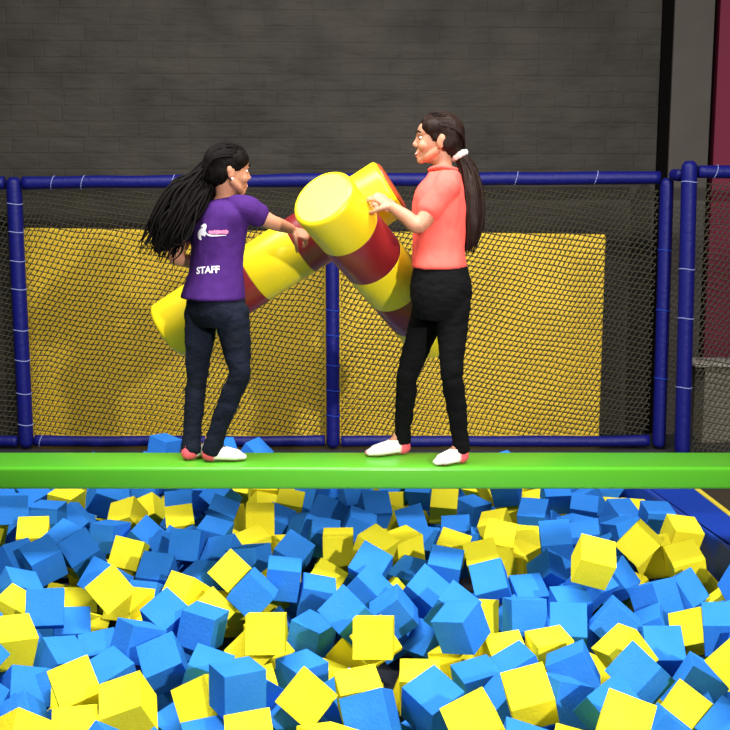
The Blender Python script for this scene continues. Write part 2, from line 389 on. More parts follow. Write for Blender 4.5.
# ------------------------------------------------------------------ padded jousting sticks
def stick(A, axis, seglen, R, label, endcap=None):
    axis = V(axis).normalized(); root = empty('padded_stick', A + axis*seglen*2.5, label, 'padded jousting stick', 'yellow and maroon padded sticks')
    q = axis.to_track_quat('Z', 'Y').to_matrix().to_4x4()
    names = [('foam_end', 'yvinyl'), ('grip_section', 'rvinyl'), ('foam_middle', 'yvinyl'), ('grip_section', 'rvinyl'), ('foam_end', 'yvinyl')]
    for k, (nm, mt) in enumerate(names):
        z0, z1 = k*seglen, (k+1)*seglen; b = .012; bm = bmesh.new(); prof = []
        e0, e1 = (.022 if k == 0 else .003), (.022 if k == 4 else .003)
        for e, z, s in ((e0, z0, 1), (e1, z1, -1)):
            arc = [(R - e + e*math.sin(t*math.pi/8), z + s*(e - e*math.cos(t*math.pi/8))) for t in range(5)]
            prof += arc if s == 1 else arc[::-1]
        n = 56; rings = []
        for (r_, z) in prof: rings.append([bm.verts.new((r_*math.cos(2*math.pi*j/n), r_*math.sin(2*math.pi*j/n), z)) for j in range(n)])
        for a, c in zip(rings, rings[1:]):
            for j in range(n): bm.faces.new((a[j], a[(j+1) % n], c[(j+1) % n], c[j]))
        bm.faces.new(rings[0][::-1]); bm.faces.new(rings[-1])
        bm.transform(Matrix.Translation(A) @ q)
        o = obj(nm, bm, M[mt], root, True)
        for p in o.data.polygons:
            if len(p.vertices) > 4: p.use_smooth = False
        if k in (0, 4) and endcap and endcap[0] == k:
            bm = bmesh.new(); zc = z0-.004 if k == 0 else z1
            rings = [[bm.verts.new((rr_*math.cos(2*math.pi*j/n), rr_*math.sin(2*math.pi*j/n), zc+h)) for j in range(n)] for rr_, h in ((R-.02, 0), (R-.02, .006), (R-.035, .012))]
            for a, c in zip(rings, rings[1:]):
                for j in range(n): bm.faces.new((a[j], a[(j+1) % n], c[(j+1) % n], c[j]))
            bm.faces.new(rings[0][::-1]); bm.faces.new(rings[-1]); bm.transform(Matrix.Translation(A) @ q)
            tag(obj('end_disc', bm, M[endcap[1]], o), 'orange end disc')
    return root
S1A = W(322, 197.5, 4.60)
ax1 = RT*.675*.69 - UP*.675*.72 + FW*.738
stick(S1A, ax1, .232, .147, 'padded stick with its round yellow end pointing towards the camera')
S2A, S2B = W(167, 331, 5.30), W(391, 187, 5.11)
stick(S2A, S2B-S2A, (S2B-S2A).length/5, .146, 'padded stick lying diagonally behind, its low yellow end left of the person in purple', (4, 'ovinyl'))

# ------------------------------------------------------------------ people
def head_matrix(c, fwd, pitch=0, roll=0):
    f = V(fwd).normalized(); yaw = math.atan2(-f.x, f.y)
    return Matrix.Translation(c) @ Matrix.Rotation(yaw, 4, 'Z') @ Matrix.Rotation(pitch, 4, 'X') @ Matrix.Rotation(roll, 4, 'Y')
def head_shape(bm, H, s=1.0):
    Ms = H @ Matrix.Scale(s, 4)
    B = lambda c, r: ball(bm, c, r, Ms)
    B((0, -.012, .030), (.073, .090, .078)); B((0, .020, -.010), (.064, .070, .075)); B((0, .028, -.055), (.050, .055, .045))
    B((0, .066, -.086), (.024, .019, .018)); B((0, .060, .035), (.052, .030, .040)); B((-.032, .060, -.028), (.026, .026, .026)); B((.032, .060, -.028), (.026, .026, .026))
    B((0, .079, .022), (.045, .014, .010)); B((0, .079, -.056), (.024, .013, .015)); B((0, .078, -.072), (.018, .013, .010))
    def T(pts, rad): 
        t = bmesh.new(); tube(t, [V(p) for p in pts], rad, 10, 3); add(bm, t, Ms)
    T([(0, .084, .018), (0, .093, -.006), (0, .100, -.022)], [.007, .007, .0095]); B((-.009, .090, -.029), (.008, .009, .007)); B((.009, .090, -.029), (.008, .009, .007))
    for sx in (-1, 1):
        B((sx*.073, -.006, -.008), (.009, .018, .030)); B((sx*.077, -.012, .004), (.007, .016, .020))
        T([(sx*.050, .008, -.045), (sx*.038, .040, -.070), (0, .064, -.086)], [.018, .017, .016])
def head_parts(H, root, s=1.0, brow='hair'):
    Ms = H @ Matrix.Scale(s, 4)
    for sx in (-1, 1):
        bm = bmesh.new(); ball(bm, (sx*.029, .0765, .006), (.0115, .0075, .0065), Ms); e = obj('eye', bm, M['white'], root, True)
        bm = bmesh.new(); ball(bm, (sx*.029, .0810, .006), (.0055, .0045, .0058), Ms); obj('iris', bm, M['iris'], e, True)
        bm = bmesh.new(); t = bmesh.new(); tube(t, [V((sx*.012, .094, .028)), V((sx*.028, .092, .034)), V((sx*.046, .078, .028))], [.003, .004, .002], 8, 4); add(bm, t, Ms)
        obj('eyebrow', bm, M[brow], root, True)
    bm = bmesh.new(); t = bmesh.new()
    tube(t, [V((-.024, .078, -.056)), V((-.012, .087, -.063)), V((0, .090, -.065)), V((.012, .087, -.063)), V((.024, .078, -.056))], [.002, .004, .005, .004, .002], 8, 4); add(bm, t, Ms)
    ball(bm, (0, .087, -.0575), (.012, .005, .004), Ms); l = obj('lips', bm, M['lips'], root, True)
    bm = bmesh.new(); t = bmesh.new(); tube(t, [V((-.015, .0885, -.0600)), V((0, .0930, -.0615)), V((.015, .0885, -.0600))], .0022, 8, 4); add(bm, t, Ms)
    obj('teeth', bm, M['white'], l, True)
def hand(bm, wrist, d, up, side=1, curl=.9, s=1.0):
    """palm along d, back of the hand facing up, thumb on +side; five separate bent fingers"""
    d = V(d).normalized(); up = V(up); up = (up - d*up.dot(d)).normalized(); x = d.cross(up)*side
    pal = [wrist, wrist + d*.030*s, wrist + d*.075*s]
    tube(bm, pal, [.024*s, .028*s, .033*s], 14, 4, flat=(up, .45))
    L_ = (.066, .076, .070, .056)
    for k in range(4):
        off = (k-1.5)*-.0175*s
        p = wrist + d*(.074 - abs(k-1.2)*.004)*s + x*off*1.0
        pts = [p - d*.02*s, p]; a = .25; q = p
        for j, f in enumerate((.45, .32, .23)):
            a += curl*(.55 + .25*j); a_ = min(a, 2.6); dd = d*math.cos(a_) - up*math.sin(a_)
            q = q + dd*L_[k]*f*s; pts.append(q)
        tube(bm, pts, [.0088*s, .0088*s, .0082*s, .0074*s, .0062*s], 10, 3)
    b = wrist + d*.018*s + x*.020*s
    tube(bm, [b, b + (d*.5 + x*.75 - up*.3)*.030*s, b + (d*.75 + x*.75 - up*.75)*.052*s, b + (d*.95 + x*.35 - up*1.2)*.066*s], [.013*s, .0115*s, .010*s, .0075*s], 10, 3)
def foot_shape(bm, ankle, heel, toe, grow=0.0):
    h, t = V(heel), V(toe); f = (t-h); L = f.length; f.normalize(); w = V((0, 0, 1)).cross(f); z = V((0, 0, 1)); g = grow
    tube(bm, [ankle + z*.03, ankle, h + f*.035 + z*.034], [.032+g, .033+g, .034+g], 14, 4)
    tube(bm, [h + f*.022 + z*(.027+g), h + f*L*.30 + z*(.034+g), h + f*L*.55 + z*(.027+g), h + f*L*.80 + z*(.021+g)], [.027+g, .030+g, .029+g, .021+g], 16, 4, flat=(z, .98))
    tube(bm, [h + f*.02 + z*(.02+g), h + f*L*.5 + z*(.018+g), h + f*L*.78 + z*(.017+g), h + f*(L-.022) + z*(.014+g)], [.026+g, .034+g, .040+g, .028+g], 16, 4, flat=(z, .46))
    tube(bm, [ankle + z*.01 + f*.01, h + f*L*.45 + z*.045], [.026+g, .020+g], 12, 2)
def sock(root, ankle, heel, toe):
    """built in its own frame so that heel and toe colour follow the foot"""
    h, t = V(heel), V(toe); f = (t-h); f.z = 0; f.normalize(); yaw = math.atan2(f.y, f.x)
    Mx = Matrix.Translation(h + f*.06) @ Matrix.Rotation(yaw, 4, 'Z'); inv = Mx.inverted()
    bm = bmesh.new(); foot_shape(bm, V(ankle), h, t, .005); me = fuse(bm, .005, 6)
    zc = ankle.z - .008
    me.transform(inv); b2 = bmesh.new(); b2.from_mesh(me)
    geom = b2.verts[:] + b2.edges[:] + b2.faces[:]
    bmesh.ops.bisect_plane(b2, geom=geom, plane_co=V((0, 0, (inv @ V((0, 0, zc))).z)), plane_no=(0, 0, 1), clear_outer=True)
    o = obj('sock', b2, M['sockp'], None, True); o.location = Mx.to_translation(); o.rotation_euler = (0, 0, yaw)
    o.parent = root; o.matrix_parent_inverse = parent_matrix(root).inverted(); return o
def strands(bm, paths, r0=.004, seg=5, sub=3):
    for p, r in paths: tube(bm, p, r, seg, sub)
def print_on(shirt_bvh, me, mtx, direction, off=.0015):
    me.transform(mtx); d = V(direction).normalized()
    for v in me.vertices:
        hit = shirt_bvh.ray_cast(v.co - d*.5, d)
        if hit[0] is not None: v.co = hit[0] - d*off
    return me
def text_mesh(s, size, shear=0):
    cu = bpy.data.curves.new('t', 'FONT'); cu.body = s; cu.size = size; cu.align_x = 'CENTER'; cu.align_y = 'CENTER'; cu.offset = size*.028; cu.resolution_u = 4; cu.shear = shear
    o = bpy.data.objects.new('t', cu); C.objects.link(o)
    me = bpy.data.meshes.new_from_object(o.evaluated_get(bpy.context.evaluated_depsgraph_get())); bpy.data.objects.remove(o); bpy.data.curves.remove(cu)
    b = bmesh.new(); b.from_mesh(me); bmesh.ops.triangulate(b, faces=b.faces[:]); bmesh.ops.subdivide_edges(b, edges=[e for e in b.edges if e.calc_length() > size*.15], cuts=2); b.to_mesh(me); b.free()
    return me

Z = V((0, 0, 1))
# ---- person in purple (back three-quarter view, facing right and away)
def build_purple():
    root = empty('person', atZ(205, 461, BZ), 'person in a purple shirt and dark jeans with long loose black hair', 'person')
    yaw = math.radians(128)                                   # shoulder line direction
    D = 4.82
    hc = W(228, 171, D-.02); H = head_matrix(hc, (.90, .38, 0), math.radians(-4)); HS = 1.0
    sr, sl = W(246, 209, D-.07), W(199, 214, D+.10)           # near (right) and far (left) shoulder
    er, wr = W(271, 222, D-.02), W(291, 229, D+.10)
    el, wl = W(174, 256, D+.14), W(206, 268, D+.13)
    hipR, kneeR, ankR = W(232, 312, D-.04), W(239, 374, D-.05), W(214, 447, D-.01)
    hipL, kneeL, ankL = W(202, 312, D+.06), W(197, 374, D+.05), W(189, 447, D+.05)
    hr_, tr_ = atZ(203, 461.5, BZ), atZ(246, 460, BZ); hl_, tl_ = atZ(184, 461, BZ), atZ(200, 456.5, BZ)
    ankR = hr_.lerp(tr_, .22) + Z*.075; 
    tl_ = hl_ + V((.14, .17, 0)); ankL = hl_ + (tl_-hl_)*.2 + Z*.075
    tor = [(W(224, 199, D+.01), .055, .050), (W(223, 204, D+.01), .125, .075), (W(222, 215, D+.01), .158, .092), (W(219, 232, D+.01), .150, .098), (W(217, 252, D+.01), .138, .092),
           (W(216, 272, D+.01), .140, .095), (W(216, 288, D+.01), .152, .105), (W(217, 305, D+.01), .155, .110), (W(217, 320, D+.01), .125, .095)]
    bm = bmesh.new()
    loft(bm, [(c, a-.012, b-.012, yaw) for c, a, b in tor])
    tube(bm, [W(223, 204, D+.01), W(225, 196, D+.0), H @ V((0, -.015, -.05))], [.050, .042, .046], 16, 4)
    head_shape(bm, H, HS)
    for p, r in (([sr, er, wr], [.044, .034, .023]), ([sl, el, wl], [.044, .034, .023])): 
        tube(bm, [p[0], p[0].lerp(p[1], .5), p[1], p[1].lerp(p[2], .45), p[2]], [r[0], r[0]*.93, r[1], r[1]*.92, r[2]], 14, 4)
    hand(bm, wr, (W(306, 236, D+.13)-wr), Z*.7 - FW*.7, 1, .75, .95)
    hand(bm, wl, (W(222, 273, D+.16)-wl), Z*.8 + FW*.1, 1, .8, .95)
    for h, k, a, hh, tt in ((hipR, kneeR, ankR, hr_, tr_), (hipL, kneeL, ankL, hl_, tl_)):
        tube(bm, [h, h.lerp(k, .5), k, k.lerp(a, .4), a], [.068, .060, .043, .042, .028], 16, 4); foot_shape(bm, a, hh, tt)
    b = obj('body', fuse(bm, .0048, 3), M['skin'], root, True)
    head_parts(H, root, HS)
    # shirt
    bm = bmesh.new()
    loft(bm, [(W(224.5, 199.5, D+.01), .066, .058, yaw)] + [(c, a+.006, b+.006, yaw) for c, a, b in tor[1:6]] + [(W(214, 290, D+.01), .162, .118, yaw), (W(213, 297, D+.01), .168, .124, yaw), (W(213, 299, D+.01), .160, .118, yaw)], 36)
    for s0, e0, f in ((sr, er, .50), (sl, el, .42)):
        tube(bm, [s0 + (V((W(222, 206, D))) - s0)*.35, s0, s0.lerp(e0, f*.6), s0.lerp(e0, f)], [.060, .063, .058, .055], 18, 4)
    sh = wrinkle(fuse(bm, .0055, 5), .006, 9, 1, (1, 1, .6)); shirt = obj('shirt', sh, M['purple'], root, True)
    bm = bmesh.new(); c = W(224.6, 200, D+.01); n = 24; tube(bm, [c + V((math.cos(yaw+t)*.062, math.sin(yaw+t)*.050, .006*math.cos(t*2))) for t in [2*math.pi*k/n for k in range(n+1)]], .008, 8, 1)
    obj('collar', bm, M['purple'], shirt, True)
    me = shirt.data; bvh = BVHTree.FromPolygons([v.co.copy() for v in me.vertices], [tuple(p.vertices) for p in me.polygons])
    back = FW
    def place(px, py, rot=0): return Matrix.Translation(W(px, py, D-.3)) @ Matrix.Rotation(math.pi/2-PITCH, 4, 'X') @ Matrix.Rotation(rot, 4, 'Z')
    t = print_on(bvh, text_mesh('STAFF', .042), place(200.5, 266), back); o = obj('staff_lettering', t, M['print_white'], shirt); o['label'] = 'white STAFF lettering'
    bm = bmesh.new()
    tube(bm, [V((-.012, .028, 0)), V((.004, .030, 0)), V((.002, .014, 0)), V((-.016, .006, 0)), V((-.022, -.014, 0)), V((-.014, -.030, 0))], [.004, .009, .009, .010, .009, .004], 8, 4, flat=((0, 0, 1), .1))
    tube(bm, [V((-.006, -.008, 0)), V((.006, -.004, 0)), V((.004, -.018, 0))], [.007, .008, .003], 8, 3, flat=((0, 0, 1), .1))
    me = bpy.data.meshes.new('e'); bm.to_mesh(me); bm.free(); o = obj('shirt_emblem', print_on(bvh, me, place(196, 226), back, .002), M['print_white'], shirt); o['label'] = 'pale curled emblem'
    bm = bmesh.new()
    tube(bm, [V((-.040 + .08*k/24, .0045*math.sin(k*2.1) + .003*math.cos(k*3.7), 0)) for k in range(25)], .0055, 8, 2, flat=((0, 0, 1), .1))
    me = bpy.data.meshes.new('e'); bm.to_mesh(me); bm.free(); o = obj('script_print', print_on(bvh, me, place(212.5, 227), back, .002), M['print_pink'], shirt); o['label'] = 'small pink script line'
    bm = bmesh.new()
    tube(bm, [V((-.062, .012, 0)), V((-.052, -.006, 0)), V((-.025, -.015, 0)), V((.035, -.014, 0))], [.002, .003, .0035, .001], 8, 5, flat=((0, 0, 1), .1))
    me = bpy.data.meshes.new('e'); bm.to_mesh(me); bm.free(); o = obj('swoosh_print', print_on(bvh, me, place(212.5, 227), back, .002), M['print_white'], shirt); o['label'] = 'thin white swoosh'
    # jeans
    bm = bmesh.new()
    loft(bm, [(W(216, 292, D+.01), .144, .100, yaw), (W(216, 300, D+.01), .155, .112, yaw), (W(217, 312, D+.01), .156, .114, yaw), (W(218, 326, D+.01), .125, .090, yaw)], 32)
    for h, k, a, f in ((hipR, kneeR, ankR, 1), (hipL, kneeL, ankL, 1)):
        tube(bm, [h, h.lerp(k, .45), k, k.lerp(a, .35), k.lerp(a, .8), a - Z*.026], [.078, .068, .049, .048, .041, .045], 20, 4)
    jm = wrinkle(fuse(bm, .0055, 4), .005, 12, 4, (1, 1, 1.6)); jeans = obj('jeans', jm, M['jeans'], root, True)
    sock(root, ankR, hr_, tr_); sock(root, ankL, hl_, tl_)
    # hair: cap and long loose mass blown to the left
    bm = bmesh.new(); Ms = H @ Matrix.Scale(HS, 4)
    ball(bm, (0, -.026, .036), (.084, .088, .083), Ms); ball(bm, (0, -.055, -.005), (.072, .066, .070), Ms)
    [ball(bm, (sx*.046, .020, .052), (.040, .058, .046), Ms) for sx in (-1, 1)]; ball(bm, (0, .018, .074), (.055, .060, .042), Ms)
    [ball(bm, (sx*.060, .020, .030), (.019, .034, .032), Ms) for sx in (-1, 1)]; [ball(bm, (sx*.062, -.040, -.012), (.020, .026, .040), Ms) for sx in (-1, 1)]
    tube(bm, [W(212, 176, D), W(200, 190, D+.0), W(186, 208, D-.02), W(172, 230, D-.03), W(158, 250, D-.03)], [.060, .072, .080, .066, .020], 16, 5)
    tube(bm, [W(207, 182, D), W(192, 200, D-.01), W(176, 222, D-.04), W(170, 244, D-.05)], [.060, .060, .045, .012], 16, 5)
    cap = wrinkle(fuse(bm, .006, 3), .010, 14, 5, (1.6, 1.6, .5))
    hair = obj('hair', cap, M['hair'], root, True)
    bm = bmesh.new(); rnd = random.Random(5)
    for k in range(130):
        u = rnd.uniform(-1, 1); d = rnd.uniform(-.05, .05); e = rnd.uniform(.75, 1.12)
        p0 = W(213 + u*6, 170 + rnd.uniform(-16, 14), D + d*.8)
        p1 = W(190 + u*15, 194 + u*9, D-.03 + d*1.3); p2 = W(170 + u*17, 224 + u*9, D-.05 + d*1.4)
        p3 = W(192 + (159-192 + u*15)*e, 197 + (254-197 + u*8)*e, D-.03 + d*1.5 + rnd.uniform(-.02, .02))
        jt = lambda s: RT*rnd.uniform(-s, s) + UP*rnd.uniform(-s, s)
        tube(bm, [p0, p1 + jt(.022), p2 + jt(.026), p2.lerp(p3, .6) + jt(.02), p3 + jt(.03)], [.004, .006, .005, .003, .0008], 5, 5)
    for k in range(60):                                        # locks over the skull
        a = rnd.uniform(-1.3, 1.3); b_ = rnd.uniform(.2, 1)
        tube(bm, [Ms @ V((.078*math.sin(a), .052*b_, .036+.080*math.cos(a))), Ms @ V((.086*math.sin(a), -.03, .036+.085*math.cos(a))), Ms @ V((.075*math.sin(a), -.095, .02+.055*math.cos(a))), Ms @ V((.03*math.sin(a), -.12, -.05))], [.0015, .004, .004, .002], 5, 4)
    obj('loose_strands', bm, M['hair'], hair, True)
    for sx in (-1, 1):
        bm = bmesh.new(); ball(bm, (sx*.084, -.002, -.036), .005, Ms); obj('earring', bm, M['print_white'], root, True)
build_purple()

# ---- person in coral (left side to the camera, facing left)
def build_coral():
    root = empty('person', atZ(430, 461, BZ), 'person in a coral shirt and black jeans with a dark ponytail, gripping the sticks', 'person')
    yaw = math.radians(78); D = 4.765
    hc = W(437.5, 140.5, D); H = head_matrix(hc, (-.985, -.05, 0), math.radians(3)); HS = 1.02
    s1, s2 = W(446, 187, D-.12), W(439, 187, D+.14)
    e1, w1 = W(419, 226, D-.15), W(392, 207, D-.135)
    e2, w2 = W(417, 224, D+.17), W(397, 211, D+.13)
    hipN, kneeN = W(452, 303, D-.05), W(452, 372, D-.07); hipF, kneeF = W(432, 303, D+.09), W(408, 374, D+.10)
    hN, tN = atZ(467, 462.5, BZ), atZ(439, 465.5, BZ); hF, tF = atZ(409, 453.5, BZ), atZ(366, 456.5, BZ)
    tN = hN + (tN-hN).normalized()*.20 + V((.03, -.0, 0)); tN = hN + V((-.15, -.06, 0))
    ankN = hN + (tN-hN)*.18 + Z*.078; ankF = hF + (tF-hF)*.16 + Z*.080
    tor = [(W(443, 171, D), .055, .050), (W(444, 176, D), .125, .072), (W(441, 190, D), .160, .104), (W(440, 208, D), .155, .113), (W(440, 228, D), .138, .108),
           (W(439, 246, D), .135, .110), (W(440, 262, D), .145, .118), (W(441, 280, D), .152, .128), (W(441, 298, D), .150, .122), (W(440, 312, D), .12, .10)]
    bm = bmesh.new(); loft(bm, [(c, a-.012, b-.012, yaw) for c, a, b in tor])
    tube(bm, [W(445, 177, D), W(443, 167, D), H @ V((0, -.022, -.045))], [.052, .042, .046], 16, 4)
    head_shape(bm, H, HS)
    for p, r in (([s1, e1, w1], [.045, .035, .024]), ([s2, e2, w2], [.045, .035, .024])):
        tube(bm, [p[0], p[0].lerp(p[1], .5), p[1], p[1].lerp(p[2], .45), p[2]], [r[0], r[0]*.93, r[1], r[1]*.92, r[2]], 14, 4)
    hand(bm, w1, W(376, 195.5, D-.125)-w1, Z*.75 + RT*.1 - FW*.65, -1, .5, .95)
    hand(bm, w2, W(382, 203, D+.10)-w2, Z*.5 - FW*.8, 1, .5, .95)
    for h, k, a, hh, tt in ((hipN, kneeN, ankN, hN, tN), (hipF, kneeF, ankF, hF, tF)):
        tube(bm, [h, h.lerp(k, .5), k, k.lerp(a, .4), a], [.070, .060, .044, .042, .028], 16, 4); foot_shape(bm, a, hh, tt)
    obj('body', fuse(bm, .0048, 3), M['skin'], root, True); head_parts(H, root, HS, 'hair2')
    bm = bmesh.new()
    loft(bm, [(W(443.5, 171, D), .070, .062, yaw)] + [(c, a+.006, b+.004, yaw) for c, a, b in tor[1:6]] + [(W(439.5, 262, D), .152, .120, yaw), (W(439.5, 266, D), .153, .121, yaw), (W(439.5, 267.5, D), .146, .114, yaw)], 36)
    for s0, e0, f in ((s1, e1, .60), (s2, e2, .55)):
        tube(bm, [s0 + (W(443, 180, D)-s0)*.35, s0, s0.lerp(e0, f*.6), s0.lerp(e0, f)], [.060, .063, .059, .056], 18, 4)
    shirt = obj('shirt', wrinkle(fuse(bm, .0055, 5), .006, 9, 2, (1, 1, .6)), M['coral'], root, True)
    bm = bmesh.new(); c = W(443.2, 168.5, D); n = 24; tube(bm, [c + V((math.cos(yaw+t)*.060, math.sin(yaw+t)*.052, .006*math.cos(t*2))) for t in [2*math.pi*k/n for k in range(n+1)]], .009, 8, 1)
    obj('collar', bm, M['coral'], shirt, True)
    bm = bmesh.new()
    loft(bm, [(W(440, 259, D), .136, .108, yaw), (W(440.5, 268, D), .146, .118, yaw), (W(441.5, 284, D), .160, .134, yaw), (W(441, 302, D), .156, .128, yaw), (W(439, 318, D), .125, .095, yaw)], 32)
    for h, k, a in ((hipN, kneeN, ankN), (hipF, kneeF, ankF)):
        tube(bm, [h, h.lerp(k, .45), k, k.lerp(a, .35), k.lerp(a, .8), a - Z*.012], [.082, .068, .050, .047, .039, .040], 20, 4)
    obj('jeans', wrinkle(fuse(bm, .0055, 4), .005, 12, 7, (1, 1, 1.6)), M['black'], root, True)
    sock(root, ankN, hN, tN); sock(root, ankF, hF, tF)
    Ms = H @ Matrix.Scale(HS, 4); bm = bmesh.new()
    ball(bm, (0, -.030, .036), (.083, .088, .083), Ms); ball(bm, (0, -.060, .000), (.070, .062, .066), Ms); ball(bm, (0, -.075, -.030), (.050, .050, .045), Ms)
    [ball(bm, (sx*.046, .018, .052), (.040, .056, .044), Ms) for sx in (-1, 1)]; ball(bm, (0, .014, .074), (.055, .060, .040), Ms)
    [ball(bm, (sx*.062, .012, .020), (.018, .032, .034), Ms) for sx in (-1, 1)]; [ball(bm, (sx*.066, -.030, -.004), (.018, .030, .036), Ms) for sx in (-1, 1)]
    pt = [W(460, 157, D+.0), W(468, 172, D), W(472, 198, D-.01), W(473, 226, D-.01), W(469, 249, D-.01)]
    tube(bm, [W(452, 149, D)] + pt, [.050, .030, .042, .052, .046, .012], 16, 5)
    hair = obj('hair', wrinkle(fuse(bm, .006, 3), .008, 14, 8, (1.6, 1.6, .5)), M['hair2'], root, True)
    bm = bmesh.new(); rnd = random.Random(6)
    for k in range(80):
        a = rnd.uniform(0, 6.28); r = rnd.uniform(.6, 1.15); e = rnd.uniform(-4, 5)
        off = lambda s: RT*math.cos(a)*r*s + FW*math.sin(a)*r*s
        tube(bm, [pt[0] + off(.022), pt[1] + off(.036), pt[2] + off(.046), pt[3] + off(.040), pt[4] + off(.022) - Z*e*.006], [.003, .006, .006, .005, .001], 5, 4)
    for k in range(60):
        a = rnd.uniform(-1.4, 1.4); b_ = rnd.uniform(.3, 1)
        tube(bm, [Ms @ V((.078*math.sin(a), .046*b_, .036+.080*math.cos(a))), Ms @ V((.084*math.sin(a), -.03, .036+.085*math.cos(a))), Ms @ V((.072*math.sin(a), -.095, .01+.055*math.cos(a))), Ms @ V((.02*math.sin(a), -.125, -.045))], [.0015, .004, .004, .002], 5, 4)
    obj('hair_strands', bm, M['hair2'], hair, True)
    bm = bmesh.new(); n = 18; c = W(459.5, 155.5, D); ax = (pt[1]-pt[0]).normalized(); u = ax.cross(FW).normalized(); v = ax.cross(u)
    tube(bm, [c + (u*math.cos(t) + v*math.sin(t))*.026 for t in [2*math.pi*k/n for k in range(n+1)]], [.014 + .003*(k % 2) for k in range(n+1)], 10, 2)
    o = obj('hair_tie', bm, M['sock'], hair, True); o['label'] = 'white scrunchie'
build_coral()

